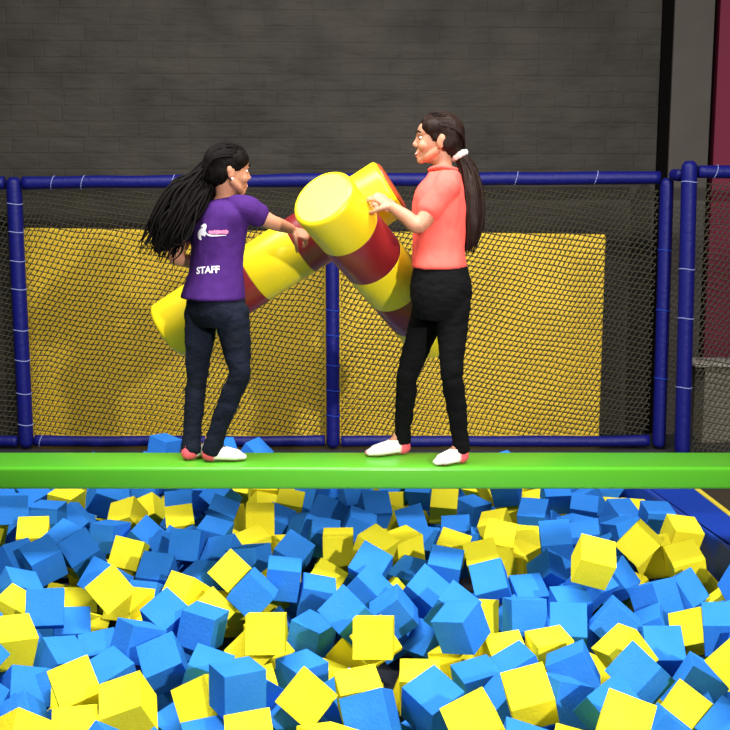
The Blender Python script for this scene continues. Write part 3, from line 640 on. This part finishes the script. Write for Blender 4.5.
# ------------------------------------------------------------------ foam cubes in the pit
# colour (0 yellow, 1 blue), position in mm, rotation quaternion x1000, how it sits, place in hundredths
CUBE = .148
LOOKS = ['lying flat', 'standing on a corner', 'tilted askew', 'tipped up on one edge']
CUBES = [
(1,-427,3390,808,19,509,860,-31,0,32,6),(0,-796,3400,733,788,126,564,210,2,18,4),(0,551,3387,774,952,274,-124,49,2,73,5),(1,224,3373,759,200,-886,406,99,2,59,4),
(1,371,3960,786,144,290,940,108,2,63,14),(1,-761,3856,682,930,308,-138,148,2,22,9),(1,976,3603,751,433,-747,499,-67,2,88,8),(0,-197,3383,773,491,-802,263,214,1,42,4),
(0,956,4325,922,40,-116,-498,-859,2,81,23),(1,20,3275,761,147,102,949,-259,2,51,3),(1,-661,4161,702,100,-141,-984,37,0,28,14),(0,-1029,3604,706,415,-875,-247,-27,2,10,6),
(0,33,3821,803,595,-803,23,-27,3,51,13),(0,338,3056,837,289,-928,-103,-213,1,65,2),(0,782,3055,835,317,-927,191,67,2,86,2),(0,-377,3903,784,2,-9,988,-155,3,36,13),
(0,-1352,3903,747,464,187,-37,865,3,3,12),(1,-226,4329,591,106,-257,-960,-19,0,43,13),(1,758,3700,725,228,85,967,-75,3,79,9),(1,-1471,4725,787,926,194,-100,307,2,6,23),
(1,1164,3995,671,345,-938,26,-30,3,91,12),(1,-481,4406,750,615,-695,286,240,3,35,19),(1,656,4208,729,450,-604,388,-531,3,72,16),(1,-69,4125,769,435,-785,440,15,2,47,16),
(1,120,4273,715,244,-210,637,700,3,54,16),(1,-1291,4140,789,520,-844,-94,92,3,6,17),(0,-556,3518,694,497,-821,-47,-276,2,26,4),(0,-1062,4292,815,200,887,25,-416,2,15,19),
(1,679,3513,705,605,-752,-43,258,3,78,4),(1,556,4547,747,370,-916,-13,-152,2,67,21),(1,1222,3709,667,681,-683,248,95,3,96,7),(1,1265,4466,704,193,432,874,-110,3,90,18),
(0,1133,3499,657,425,-755,480,-134,2,94,4),(1,-1240,3685,645,338,-895,-169,237,2,4,7),(1,-363,4568,760,997,44,64,24,0,39,21),(1,-896,4016,699,491,-753,339,-276,3,18,13),
(0,1475,4754,762,193,-972,-27,-132,2,94,23),(0,980,3847,726,616,-711,-322,-113,2,85,12),(0,1274,4812,845,652,-646,383,102,3,88,26),
(1,257,4513,719,320,-883,240,247,1,58,19),(1,-242,3896,606,8,-444,-896,-14,0,41,9),(1,-822,4254,705,312,-859,-385,-129,1,22,16),
(1,-1192,3964,635,168,-892,-365,206,2,8,11),(1,1385,3955,780,980,138,-72,-126,3,98,14),(0,-17,3502,719,75,-991,-95,-55,0,49,7),(1,808,3331,758,188,265,-334,-885,2,82,4),
(1,419,3758,639,986,45,-82,139,0,65,8),(1,-1321,4840,787,388,-867,-275,-147,1,11,25),(1,1009,4125,732,623,-695,325,151,3,84,15),(1,825,4152,706,366,-926,79,-42,3,78,15),
(1,-215,4540,683,748,-653,53,105,0,43,19),(1,859,4784,700,131,-431,-227,864,1,75,22),(1,921,5002,792,309,-948,31,-73,3,76,27),(1,-852,4982,774,197,978,-60,-38,3,26,25),
(0,719,3957,680,21,-994,-100,-49,0,75,12),(0,1347,4168,678,386,-839,181,-339,1,95,14),(0,-130,5058,746,706,-708,-7,-1,0,46,25),(1,-954,3807,643,917,133,-98,362,3,15,9),
(1,-969,4807,694,311,-948,70,17,3,21,22),(1,360,4673,765,170,-979,98,55,3,61,23),(0,-581,4612,755,421,-815,396,41,2,31,22),(1,3,4457,742,105,-920,165,339,3,51,20),
(0,-1166,5108,686,535,-837,95,63,2,17,24),(1,25,4646,788,431,-862,241,117,2,51,23),(0,-959,3332,658,126,-17,82,-988,0,10,2),(0,1549,5080,792,154,-984,-45,82,3,94,28),
(0,-1092,3176,721,821,-403,180,362,1,3,1),(0,-358,3158,728,71,-993,-78,-54,0,34,1),(1,-580,3722,694,76,-984,39,156,3,28,9),(1,-1329,5406,685,637,-737,163,-156,0,15,27),
(0,-793,4547,691,135,847,424,-290,3,26,20),(1,-351,4993,723,276,-919,210,186,1,41,25),(1,50,5559,785,335,-934,-107,67,3,52,31),(1,1400,4562,694,210,-840,319,386,3,95,19),
(1,575,3817,663,171,-779,589,-134,3,70,10),(1,278,4251,588,519,-751,41,407,3,58,12),(0,184,5002,758,139,235,-638,-720,0,56,26),
(1,-1227,4273,635,228,-962,-127,74,3,10,15),(1,-1790,5261,878,623,-755,-117,165,0,2,30),(0,45,4862,797,131,-930,292,183,3,52,26),
(1,901,5536,748,219,-960,164,-56,3,73,30),(1,727,4612,656,209,-972,-103,15,3,72,20),(0,439,5786,738,293,-954,65,13,3,61,31),(0,-1025,4457,686,533,-807,177,-179,3,18,17),
(1,873,4366,697,92,-994,-62,-10,0,78,18),(0,-1281,5605,725,199,58,938,279,2,17,30),(1,1225,3341,670,258,-763,541,-244,3,98,2),(1,1510,5388,780,90,-995,-26,31,0,90,30),
(1,-1453,5789,786,798,-528,78,280,2,14,31),(0,-546,5410,771,12,-999,-44,7,0,36,29),(1,-1520,4499,723,97,-918,-301,241,2,3,21),(1,-536,4854,740,629,-743,96,-209,0,35,24),
(1,1137,4698,699,209,-863,184,421,2,86,21),(0,657,5085,763,886,-445,117,-52,3,69,27),(0,546,4762,768,192,-972,-6,-132,2,66,25),(1,-1192,3487,623,241,39,887,-393,1,3,4),
(0,-1631,5100,778,251,-962,-98,41,3,4,28),(1,-196,5699,719,421,-843,316,-114,3,45,30),(1,-676,4955,728,229,-946,148,-178,2,30,25),
(1,-1074,4126,592,151,-980,-117,-58,3,13,12),(0,1252,3385,878,927,-89,-363,-11,3,99,9),(1,-1625,5328,808,3,999,-35,-25,0,7,30),(0,1387,4957,729,743,-584,43,-322,2,90,23),
(0,-1472,4286,714,57,-965,59,249,3,2,18),(1,-1147,5361,686,231,-905,124,335,2,20,27),(0,202,3738,644,81,-996,22,-5,0,57,8),(1,1364,5558,740,214,-955,-185,84,3,85,30),
(1,356,4169,767,191,-925,203,258,2,62,18),(0,547,4000,638,870,-476,-84,94,3,68,12),(1,609,5924,661,77,-411,-908,-19,0,65,31),(1,217,4817,666,185,-907,366,-94,3,56,22),
(1,-35,5371,745,38,-551,-37,833,3,49,29),(1,501,3590,641,320,-227,920,13,3,68,5),(0,-987,5551,707,289,-951,-109,-13,3,25,29),(1,-773,5565,748,160,-969,25,189,2,31,30),
(1,-209,5269,720,133,-987,-17,88,3,44,27),(1,-1647,4855,739,566,-712,-31,-413,3,2,24),(1,1196,5702,725,192,-974,120,25,3,80,31),(0,780,5197,628,23,-371,-927,-57,0,72,24),
(1,1322,5320,727,574,594,-486,-285,3,85,28),(1,-1165,4626,728,546,-658,-80,512,3,13,22),(1,253,5557,711,474,-868,-91,-116,2,56,29),
(1,1086,5941,754,867,-498,-22,-3,3,76,32),(1,-750,4766,669,139,-924,329,-134,3,28,22),(1,952,3179,731,299,605,-722,-154,2,91,1),
(0,-38,4211,571,452,-107,338,-818,3,47,10),(1,-756,5173,753,90,-987,92,100,0,30,28),(0,-1311,4681,568,222,-958,-153,100,3,11,18),
(1,1197,4269,641,772,-180,-177,584,3,89,16),(0,418,5004,740,123,-978,119,119,2,62,26),(1,1108,5172,740,118,-980,88,-134,2,80,28),
(0,-1258,6068,620,28,227,376,-898,1,21,31),(1,-1310,6846,821,99,-292,-951,5,0,22,39),(1,791,5856,822,171,-972,116,-113,3,69,32),(0,-190,4728,672,791,-554,254,56,2,45,22),
(0,-554,5154,708,132,-858,497,-7,0,35,27),(1,-1441,5006,780,262,-911,320,-5,3,9,27),(0,-424,5793,728,175,-980,21,96,3,40,32),(1,-515,3293,638,47,-988,-146,-33,0,28,1),
(1,-245,3493,636,440,-806,258,301,1,39,1),(1,478,5409,695,149,-986,51,-59,3,63,28),(0,361,4072,579,144,-753,224,601,0,61,10),(1,-1564,5568,716,629,-362,-159,669,2,11,29),
(0,468,4312,685,498,-700,-281,428,3,67,16),(1,-469,5617,686,187,-946,-89,250,2,39,29),(1,-307,5467,695,204,916,258,-230,2,41,28),(1,-665,3613,530,127,-916,381,3,0,23,2),
(1,990,4528,740,692,-546,471,-28,3,82,19),(0,-1660,5778,752,65,-986,138,71,0,9,32),(0,-671,4388,660,818,-436,369,67,2,30,18),(0,-450,4019,658,234,-301,-799,-464,1,34,11),
(0,720,5696,640,130,-964,165,-166,2,67,29),(1,330,5999,759,851,-492,72,-169,3,57,32),(1,310,5192,698,283,-920,244,-119,3,59,26),
(0,-629,4641,567,402,98,-524,-745,2,32,15),(1,-1023,5726,740,162,-982,-96,-9,3,24,32),(1,-927,6847,790,815,-550,-69,171,3,31,39),
(0,626,4926,679,945,224,-137,-197,3,70,23),(0,852,5404,640,911,-410,43,-27,3,72,27),(1,-828,5990,734,593,-579,-36,558,2,30,32),(0,-116,3126,719,744,544,-287,-260,3,44,0),
(1,491,3146,696,77,-986,55,139,3,71,1),(1,-55,5872,747,621,157,686,345,3,48,32),(1,-93,3678,617,744,-493,451,-3,3,46,3),(1,-719,6850,774,738,-553,384,45,3,35,39),
(1,-312,6052,727,586,-750,274,-143,3,43,32),(1,-376,3622,649,292,-307,-128,-897,3,37,5),(1,-966,5149,703,18,-882,43,-469,3,22,26),
(1,1630,4398,786,577,-482,601,-269,3,99,20),(0,-580,5942,669,889,-382,65,245,2,36,32),(1,-984,6100,723,774,-556,-98,286,3,27,31),
(0,-752,5763,664,451,-669,-433,402,3,33,29),(1,-971,4615,641,33,648,-329,-687,3,20,20),(1,-1901,6023,722,862,292,162,-382,2,5,32),
(0,-1223,4466,566,41,-790,-270,-549,2,14,15),(1,1270,5883,737,630,-604,378,308,3,81,32),(0,148,5964,693,13,-34,-611,791,0,54,32),
(1,-817,3982,530,407,550,-567,-458,0,22,4),(0,43,3975,715,696,39,-360,-620,1,53,11),(0,888,3971,552,90,191,-196,958,2,82,8),(0,-451,4698,630,463,-537,79,701,2,38,18),
(1,-774,3022,752,19,828,433,-355,2,14,1),(1,1095,5397,714,664,268,-639,282,0,79,29),(0,-404,3817,584,173,-655,-399,619,3,37,8),
(0,1568,4842,632,195,-906,-68,-369,2,97,20),(1,-1322,3395,757,303,211,900,231,1,0,5),(0,-172,4052,515,554,-324,723,255,0,46,9),(1,-1303,6243,748,99,671,-15,734,0,20,33),
(1,983,4240,584,545,346,-105,756,2,81,12),(1,518,5184,655,589,-250,545,-542,2,64,24),(1,1419,6169,722,727,179,227,623,3,84,32),(0,139,5734,683,790,610,15,-68,0,54,29),
(0,-1943,5320,724,569,-533,-348,520,0,0,27),(0,1596,4509,653,904,180,319,-222,3,98,18),(0,180,3901,530,29,700,644,-306,2,54,5),(1,-1429,3720,754,904,135,400,-73,3,0,10),
(1,122,4441,547,212,703,650,192,3,55,11),(0,1253,4817,594,351,-336,421,766,2,87,19),(0,861,5909,666,499,593,559,-295,2,70,30),(0,762,6126,741,648,-503,218,-530,2,67,32),
(1,-1871,5547,708,620,-523,-45,583,1,2,27),(0,-1319,4961,630,67,640,611,-461,1,10,21),(0,-730,6261,697,867,-462,135,-127,3,33,32),
(0,1024,6152,648,105,-68,856,502,2,73,32),(0,-425,5302,625,869,-376,-40,317,3,38,26),(0,-594,6059,773,893,-434,4,120,3,36,33),(1,-330,4918,517,52,-841,-531,94,0,40,16),
(0,-397,4179,604,166,-629,-631,423,2,39,11),(1,1137,4916,738,580,-150,-415,-684,2,84,26),(0,670,3181,681,187,-45,-485,853,3,77,0),
(0,133,4644,631,576,-338,-165,726,2,54,20),(1,662,4391,630,870,117,345,332,1,69,16),(1,-1048,6160,533,125,-973,-188,38,0,27,29),
(0,-1439,4857,526,294,-566,-267,723,2,8,20),(1,-301,5668,516,553,-180,-639,503,3,43,23),(1,-380,4537,512,417,-206,-607,-644,3,39,16),
(1,-1458,6023,686,266,-41,-270,-925,2,17,32),(0,688,6317,718,926,-292,111,-211,3,64,33),(1,-1445,4503,531,944,18,-12,-331,0,6,13),
(1,-773,4181,504,532,76,-300,-788,3,26,10),(1,-257,6253,722,625,-683,187,-327,0,46,32),(1,233,3450,596,107,-922,371,-2,0,56,1),(0,1481,5705,701,129,-977,-139,96,3,87,31),
(0,-1163,3830,508,318,472,327,754,2,7,4),(1,-1057,5902,611,695,231,-417,-538,2,24,28),(1,-914,5341,642,186,-929,141,-289,1,26,26),
(1,1000,5700,636,599,-470,-648,-33,2,76,30),(1,-916,4993,557,365,268,-771,448,2,25,22),(1,-2037,5865,734,150,-587,-521,602,2,1,33),
(0,275,6224,535,222,-476,-484,-700,3,58,29),(1,1426,5636,503,244,179,517,801,3,87,23),(1,188,6199,744,629,615,-8,-476,2,55,33),
(1,556,5728,543,303,-706,-558,-313,3,65,27),(1,17,4907,635,19,419,499,758,3,48,20),(0,-1274,5384,513,47,-998,-18,-23,0,17,22),(1,-89,4692,506,342,-347,873,-31,2,46,13),
(0,-149,5377,536,71,-862,442,238,3,46,22),(1,-1090,3604,502,172,413,314,-838,2,7,2),(1,-1437,4305,519,3,259,6,-966,3,5,13),(1,677,3602,522,448,-623,310,562,0,75,0),
(1,610,6561,517,430,351,168,815,1,63,32),(1,-1854,5765,662,94,70,-872,475,2,4,31),(0,-1135,4784,589,239,649,107,714,3,14,16),(0,1435,5954,641,421,-847,265,-188,3,83,32),
(1,-1115,6242,744,911,293,2,-290,3,23,33),(1,-346,6316,527,386,841,-356,130,1,42,30),(1,466,6004,525,236,602,393,654,3,60,28),(1,926,4615,624,846,120,325,-406,3,80,18),
(1,1137,3806,506,261,-321,773,-481,3,91,5),(0,-418,4358,580,31,-119,-658,743,0,37,14),(1,-663,3147,654,112,-332,-902,-253,2,21,0),
(1,1373,3694,537,308,-696,-167,627,3,100,5),(0,-884,4381,596,909,272,67,-310,2,19,15),(0,1142,4986,509,170,-205,-342,-901,1,82,16),
(0,-665,5346,628,180,130,-695,684,3,32,27),(1,-1519,4019,746,667,-575,59,471,2,0,16),(1,-1414,4032,587,141,-936,196,-254,2,0,8),
(1,-901,6248,566,782,-315,525,-116,2,28,30),(1,-1708,6206,552,913,-43,-261,-312,3,13,29),(0,-1494,5194,647,209,-627,716,227,3,9,22),
(0,996,3687,558,895,-161,-258,327,2,90,4),(1,-1631,5997,517,891,-310,144,300,1,13,30),(1,341,6583,533,429,775,-336,-321,2,56,31),
(0,-1498,6200,564,683,122,-479,538,2,14,29),(1,1478,4310,634,512,-603,-593,148,1,98,18),(0,-1205,6575,507,610,-641,-401,236,0,22,32),
]
DEEP = [
(0,-1691,6004,723,207,699,-149,-668),(1,398,6412,539,227,388,726,520),(0,935,6301,748,367,-7,321,-873),(1,889,6673,733,85,378,-897,-213),
(1,1536,4653,544,415,390,772,-281),(1,1585,4182,732,298,649,-557,-425),(1,1216,6166,760,643,-250,-280,667),(1,-1331,6727,635,351,853,-386,-11),
(1,472,4707,556,783,-21,593,-185),(1,-1396,5656,516,611,98,-743,256),(1,-1578,5505,522,690,-709,-67,127),(1,1444,3777,738,668,-35,732,127),
(0,-195,5164,518,958,-269,98,13),(1,840,6434,508,494,761,10,420),(1,-1551,6532,508,118,894,-341,264),(1,-805,5166,521,664,-598,-232,385),
(1,-1320,6370,549,420,-679,551,242),(1,830,4476,516,290,16,-84,953),(0,-418,5165,507,379,890,238,-83),(1,1373,4403,539,587,-508,628,56),(1,-56,6235,742,155,185,952,-190),
(0,-28,3875,512,540,255,763,249),(1,687,4677,504,215,113,217,-946),(0,-451,6201,735,167,-312,931,-89),(1,-1486,6312,747,257,-319,-574,709),
(1,-2136,6252,744,5,691,-466,552),(0,829,6126,561,213,443,-817,-300),(0,1181,6340,510,447,357,-698,430),(0,123,6403,739,197,694,-375,583),
(0,1519,5165,635,730,-604,12,320),(1,-1179,5736,510,373,-151,423,-812),(1,-2116,5801,530,758,-250,508,-324),(0,-1339,5193,532,116,-976,165,87),
(1,-1059,5213,531,887,-244,46,389),(1,-1758,6194,748,432,479,688,332),(0,1444,4135,510,46,-613,739,-276),(1,962,5070,647,227,-906,357,24),
(0,508,4220,508,97,592,772,-208),(1,-104,6397,625,582,-552,-543,-249),(0,-1336,5861,639,354,-34,920,168),(1,-1475,6789,501,471,-528,-659,-255),
(0,-973,5719,522,738,205,571,295),(0,1501,5454,600,110,287,-946,102),(0,659,5022,518,148,659,471,-567),(1,1412,4953,505,185,-463,-584,-641),
(1,-1373,6547,757,557,-166,-693,-427),(0,114,6389,547,298,-520,336,726),(1,-2466,6790,545,449,353,804,168),(1,-397,5845,524,278,-484,-57,-828),
(0,-1917,4839,562,521,-560,611,-202),(1,-503,5524,525,425,-814,-101,383),(1,-1903,6432,757,73,-32,968,-238),(1,1305,3953,513,632,431,276,582),
(1,-607,4988,517,912,403,-63,-55),(0,-1404,3726,507,207,-265,-430,-838),(0,-2300,6052,741,249,50,842,477),(1,1098,4459,531,176,-600,-780,-29),
(0,-14,2895,733,331,30,-70,941),(1,-1896,5097,506,872,390,-206,-215),(1,-1138,6764,524,12,353,792,498),(1,-2124,6303,512,553,-43,-324,-766),
(0,132,5762,504,79,-843,-522,106),(1,-850,3214,554,67,430,-744,508),(0,539,6798,542,471,262,491,-684),(0,998,5308,538,525,-750,369,157),
(0,-2332,6680,750,436,-448,-386,679),(0,325,3597,503,167,498,-843,113),(0,-1460,5824,512,164,-361,697,597),(1,-108,3332,524,80,939,-330,60),
(1,376,5312,516,528,509,428,-528),(1,1211,5986,537,491,-14,-22,-871),(1,-696,2200,749,191,630,626,418),(1,886,5606,509,581,251,692,349),
(1,-1550,3875,525,207,-96,542,-809),(1,-1916,6791,530,782,-106,-502,-354),(1,-1892,6318,506,160,44,-377,911),(0,190,5381,504,171,-850,-457,-201),
(0,-1066,5480,518,712,287,-198,610),(1,-1853,5941,503,627,620,-386,271),(0,-482,3474,518,446,713,-250,-480),(0,133,2576,711,241,-26,-666,706),
(0,1362,3564,746,346,-709,-510,343),(1,1181,6682,515,545,-34,675,-496),(0,-1356,3382,505,398,612,624,-280),(1,-1645,6747,527,202,215,-955,-19),
(1,950,3345,624,308,-651,616,-318),(0,1127,4097,512,809,24,-275,-520),(1,263,6798,559,155,575,394,-700),(0,-228,5956,563,703,130,508,480),
(1,-823,6783,512,168,-803,493,-288),(1,1402,6369,675,92,-132,-175,-971),(0,-2055,5218,504,21,-440,863,-246),(1,-1799,4970,695,109,868,447,-186),
(0,-317,3278,553,694,-253,-584,-336),(0,428,6168,664,549,68,749,-365),(1,461,4461,539,3,758,-108,-644),(1,92,5244,660,295,536,449,-651),
(1,-1600,4106,503,322,234,907,-135),(1,-1165,4942,532,151,418,170,880),(0,918,3536,509,708,-645,205,-202),(1,-1749,5646,501,265,935,161,174),
(1,699,3793,538,632,469,247,565),(1,-2179,5556,502,439,734,147,496),(1,-574,5775,533,168,552,817,14),(0,837,6742,534,260,19,964,-61),(1,-1794,4659,517,304,17,587,-750),
(1,-596,3997,542,943,-263,202,37),(1,739,4258,510,513,-2,-403,758),(1,822,4900,523,144,621,-699,324),(0,-842,3494,574,147,-931,-333,8),(0,45,3538,509,269,184,913,244),
(0,-1119,6381,534,602,547,-397,426),(1,-21,5095,504,728,-179,-442,492),(1,957,2898,734,115,-128,-143,975),(1,1136,3111,629,206,-305,-789,-491),
(1,-1658,6368,630,304,259,897,188),(0,839,3078,625,173,470,842,203),(1,-2483,6533,637,372,883,129,-255),(0,1499,3998,649,481,-25,569,-666),
(1,-354,6424,641,331,695,-583,261),(0,-1932,6192,636,423,-803,-345,-240),(1,313,3070,635,216,-926,-309,-33),(0,-2243,5895,657,959,-283,-2,-28),
(1,1127,6399,719,224,-932,175,227),(1,-951,6665,629,281,0,315,907),(1,622,2981,723,202,-710,147,658),(1,-1789,6618,621,314,35,-703,637),(0,111,3217,624,54,274,547,-789),
(1,-1666,4171,663,291,-401,-121,860),(1,334,6547,727,631,307,-710,-61),(0,-1987,5057,729,484,-791,-364,-89),(1,-527,2868,758,96,-119,626,765),
(1,-1406,3509,637,254,38,-937,-239),(0,1353,6560,631,213,43,-675,-705),(0,-2446,6326,627,550,579,490,-349),(1,-1211,3277,620,818,-499,-1,285),
(1,-1836,4768,716,223,282,105,927),(1,320,6324,731,21,429,-902,-31),(1,-1776,4541,714,478,-830,34,285),(1,-2514,6697,755,226,-600,-376,669),
(1,-807,6623,730,644,-186,-730,-134),(1,-2116,5420,717,5,543,-827,-143),(1,124,3005,715,740,444,-500,-72),(0,341,2890,749,91,-24,461,-882),
(1,523,6453,753,228,166,-43,959),(0,1049,6785,633,560,-293,573,521),(1,-1156,6513,713,269,650,708,-64),(1,805,6499,741,37,-430,894,-120),(1,-1064,2958,732,753,113,5,648),
(1,-1672,6542,758,119,-704,-690,119),(1,-579,6392,715,374,389,-54,-840),(1,1321,6778,621,931,-337,126,-66),(0,1012,6553,621,309,65,216,924),
(0,-1621,4690,628,188,229,908,-296),(1,-1718,5276,621,362,-549,-280,700),(1,-59,6039,656,726,298,393,-479),(1,275,4601,545,341,-864,204,308),
(0,-2079,6007,656,227,709,-129,-656),(0,-179,6160,510,49,-308,926,213),(0,-1673,4964,501,397,255,881,28),(0,-450,6535,502,898,-179,-389,100),
(0,144,6629,548,159,-34,-366,916),(1,1217,5233,501,398,362,135,832),(1,1184,5622,527,230,-690,243,-641),(0,-1711,4492,533,1,835,-485,260),
(1,-727,6013,545,719,397,-176,-542),(1,14,5478,526,195,903,363,122),(1,343,5721,506,788,-391,425,212),(1,319,5020,505,103,805,-398,-428),
(0,-229,6566,514,278,595,-703,-274),(1,404,5524,541,539,-33,791,286),(1,997,4854,591,674,-386,-602,185),(1,1348,5851,524,582,-646,-166,465),
(1,1277,3445,513,819,-163,-270,479),(1,-2338,6456,726,846,81,-292,-439),(0,1067,5848,507,270,199,928,-163),(0,1174,2980,754,261,919,-93,-279),
(1,1330,4637,543,471,-37,378,796),(1,-475,6140,522,430,34,-714,551),(1,-2249,6776,529,355,-153,-721,-575),(1,-17,6766,533,103,-267,394,873),
(1,-309,6590,727,53,-626,509,588),(0,1320,6215,547,555,171,-670,-463),(0,382,3330,557,841,60,425,329),(1,-2257,6547,565,192,477,-626,586),
(1,-951,6372,735,27,-155,-980,-122),(1,563,6248,531,68,562,-158,-809),(1,671,5450,574,635,-401,-256,609),(0,70,6146,575,534,-281,749,273),
(0,-247,6754,549,688,-620,-210,-313),(0,-656,3409,502,222,805,-444,-326),(0,730,3434,515,405,159,689,-579),(1,-606,6780,518,467,512,-719,-50),
(1,-2174,5698,758,505,-642,550,173),(0,638,6607,742,234,-101,111,961),(0,-280,2888,739,13,-334,-878,344),(0,-735,6428,557,727,65,485,-482),
(1,-69,5793,515,352,641,401,551),(1,-2115,6492,722,671,-595,181,-405),(1,-2287,6177,605,693,-61,663,-278),(1,-1957,5452,545,964,-205,115,-121),
(0,-1662,4319,758,392,-378,817,-191),(1,-717,5655,516,700,263,275,-605),(0,-1994,6501,537,207,-365,-657,626),(1,266,5957,505,646,-64,-565,-509),
(1,-1967,6650,716,126,967,-87,-205),
]
def cube_mesh(name, m, seed):
    bm = bmesh.new(); bmesh.ops.create_cube(bm, size=CUBE)
    bmesh.ops.bevel(bm, geom=bm.edges[:], offset=.0022, segments=2, affect='EDGES', profile=.5)
    bmesh.ops.subdivide_edges(bm, edges=[e for e in bm.edges if e.calc_length() > .1], cuts=5, use_grid_fill=True)
    for v in bm.verts:                                        # soft foam: faces slightly hollow, edges slightly out of true
        n = noise.noise(v.co*11 + V((seed*7, 0, 0))); v.co *= 1 - .008*abs(n) - .004*(n > 0)
    me = bpy.data.meshes.new(name); bm.to_mesh(me); bm.free(); me.materials.append(m)
    return me
CM = [[cube_mesh('foam_cube', M[k], s) for s in range(4)] for k in ('yfoam', 'bfoam')]
proto = []
for k in (0, 1):
    o = bpy.data.objects.new('foam_cube', CM[k][0]); o['category'] = 'foam cube'; o['group'] = ('yellow foam cubes in the pit', 'blue foam cubes in the pit')[k]
    o.rotation_mode = 'QUATERNION'; proto.append(o)
for n, (k, x, y, z, qw, qx, qy, qz, lk, ax, up) in enumerate(CUBES):
    o = proto[k].copy(); o.data = CM[k][n % 4]; C.objects.link(o)
    o.location = (x/1000, y/1000, z/1000); o.rotation_quaternion = Quaternion((qw, qx, qy, qz)).normalized()
    o['label'] = '%s foam cube %s, %d%% across and %d%% up the photo' % (('yellow', 'blue')[k], LOOKS[lk], ax, up)
for p in proto: bpy.data.objects.remove(p)
for kk, nm in ((0, 'yellow'), (1, 'blue')):
    bm = bmesh.new()
    for (k, x, y, z, qw, qx, qy, qz) in DEEP:
        if k != kk: continue
        t = bmesh.new(); t.from_mesh(CM[k][0])
        add(bm, t, Matrix.Translation((x/1000, y/1000, z/1000)) @ Quaternion((qw, qx, qy, qz)).normalized().to_matrix().to_4x4())
    tag(obj('buried_foam_cubes', bm, M['yfoam' if kk == 0 else 'bfoam']), '%s foam cubes buried deep under the others' % nm, 'foam cubes', None, 'stuff')
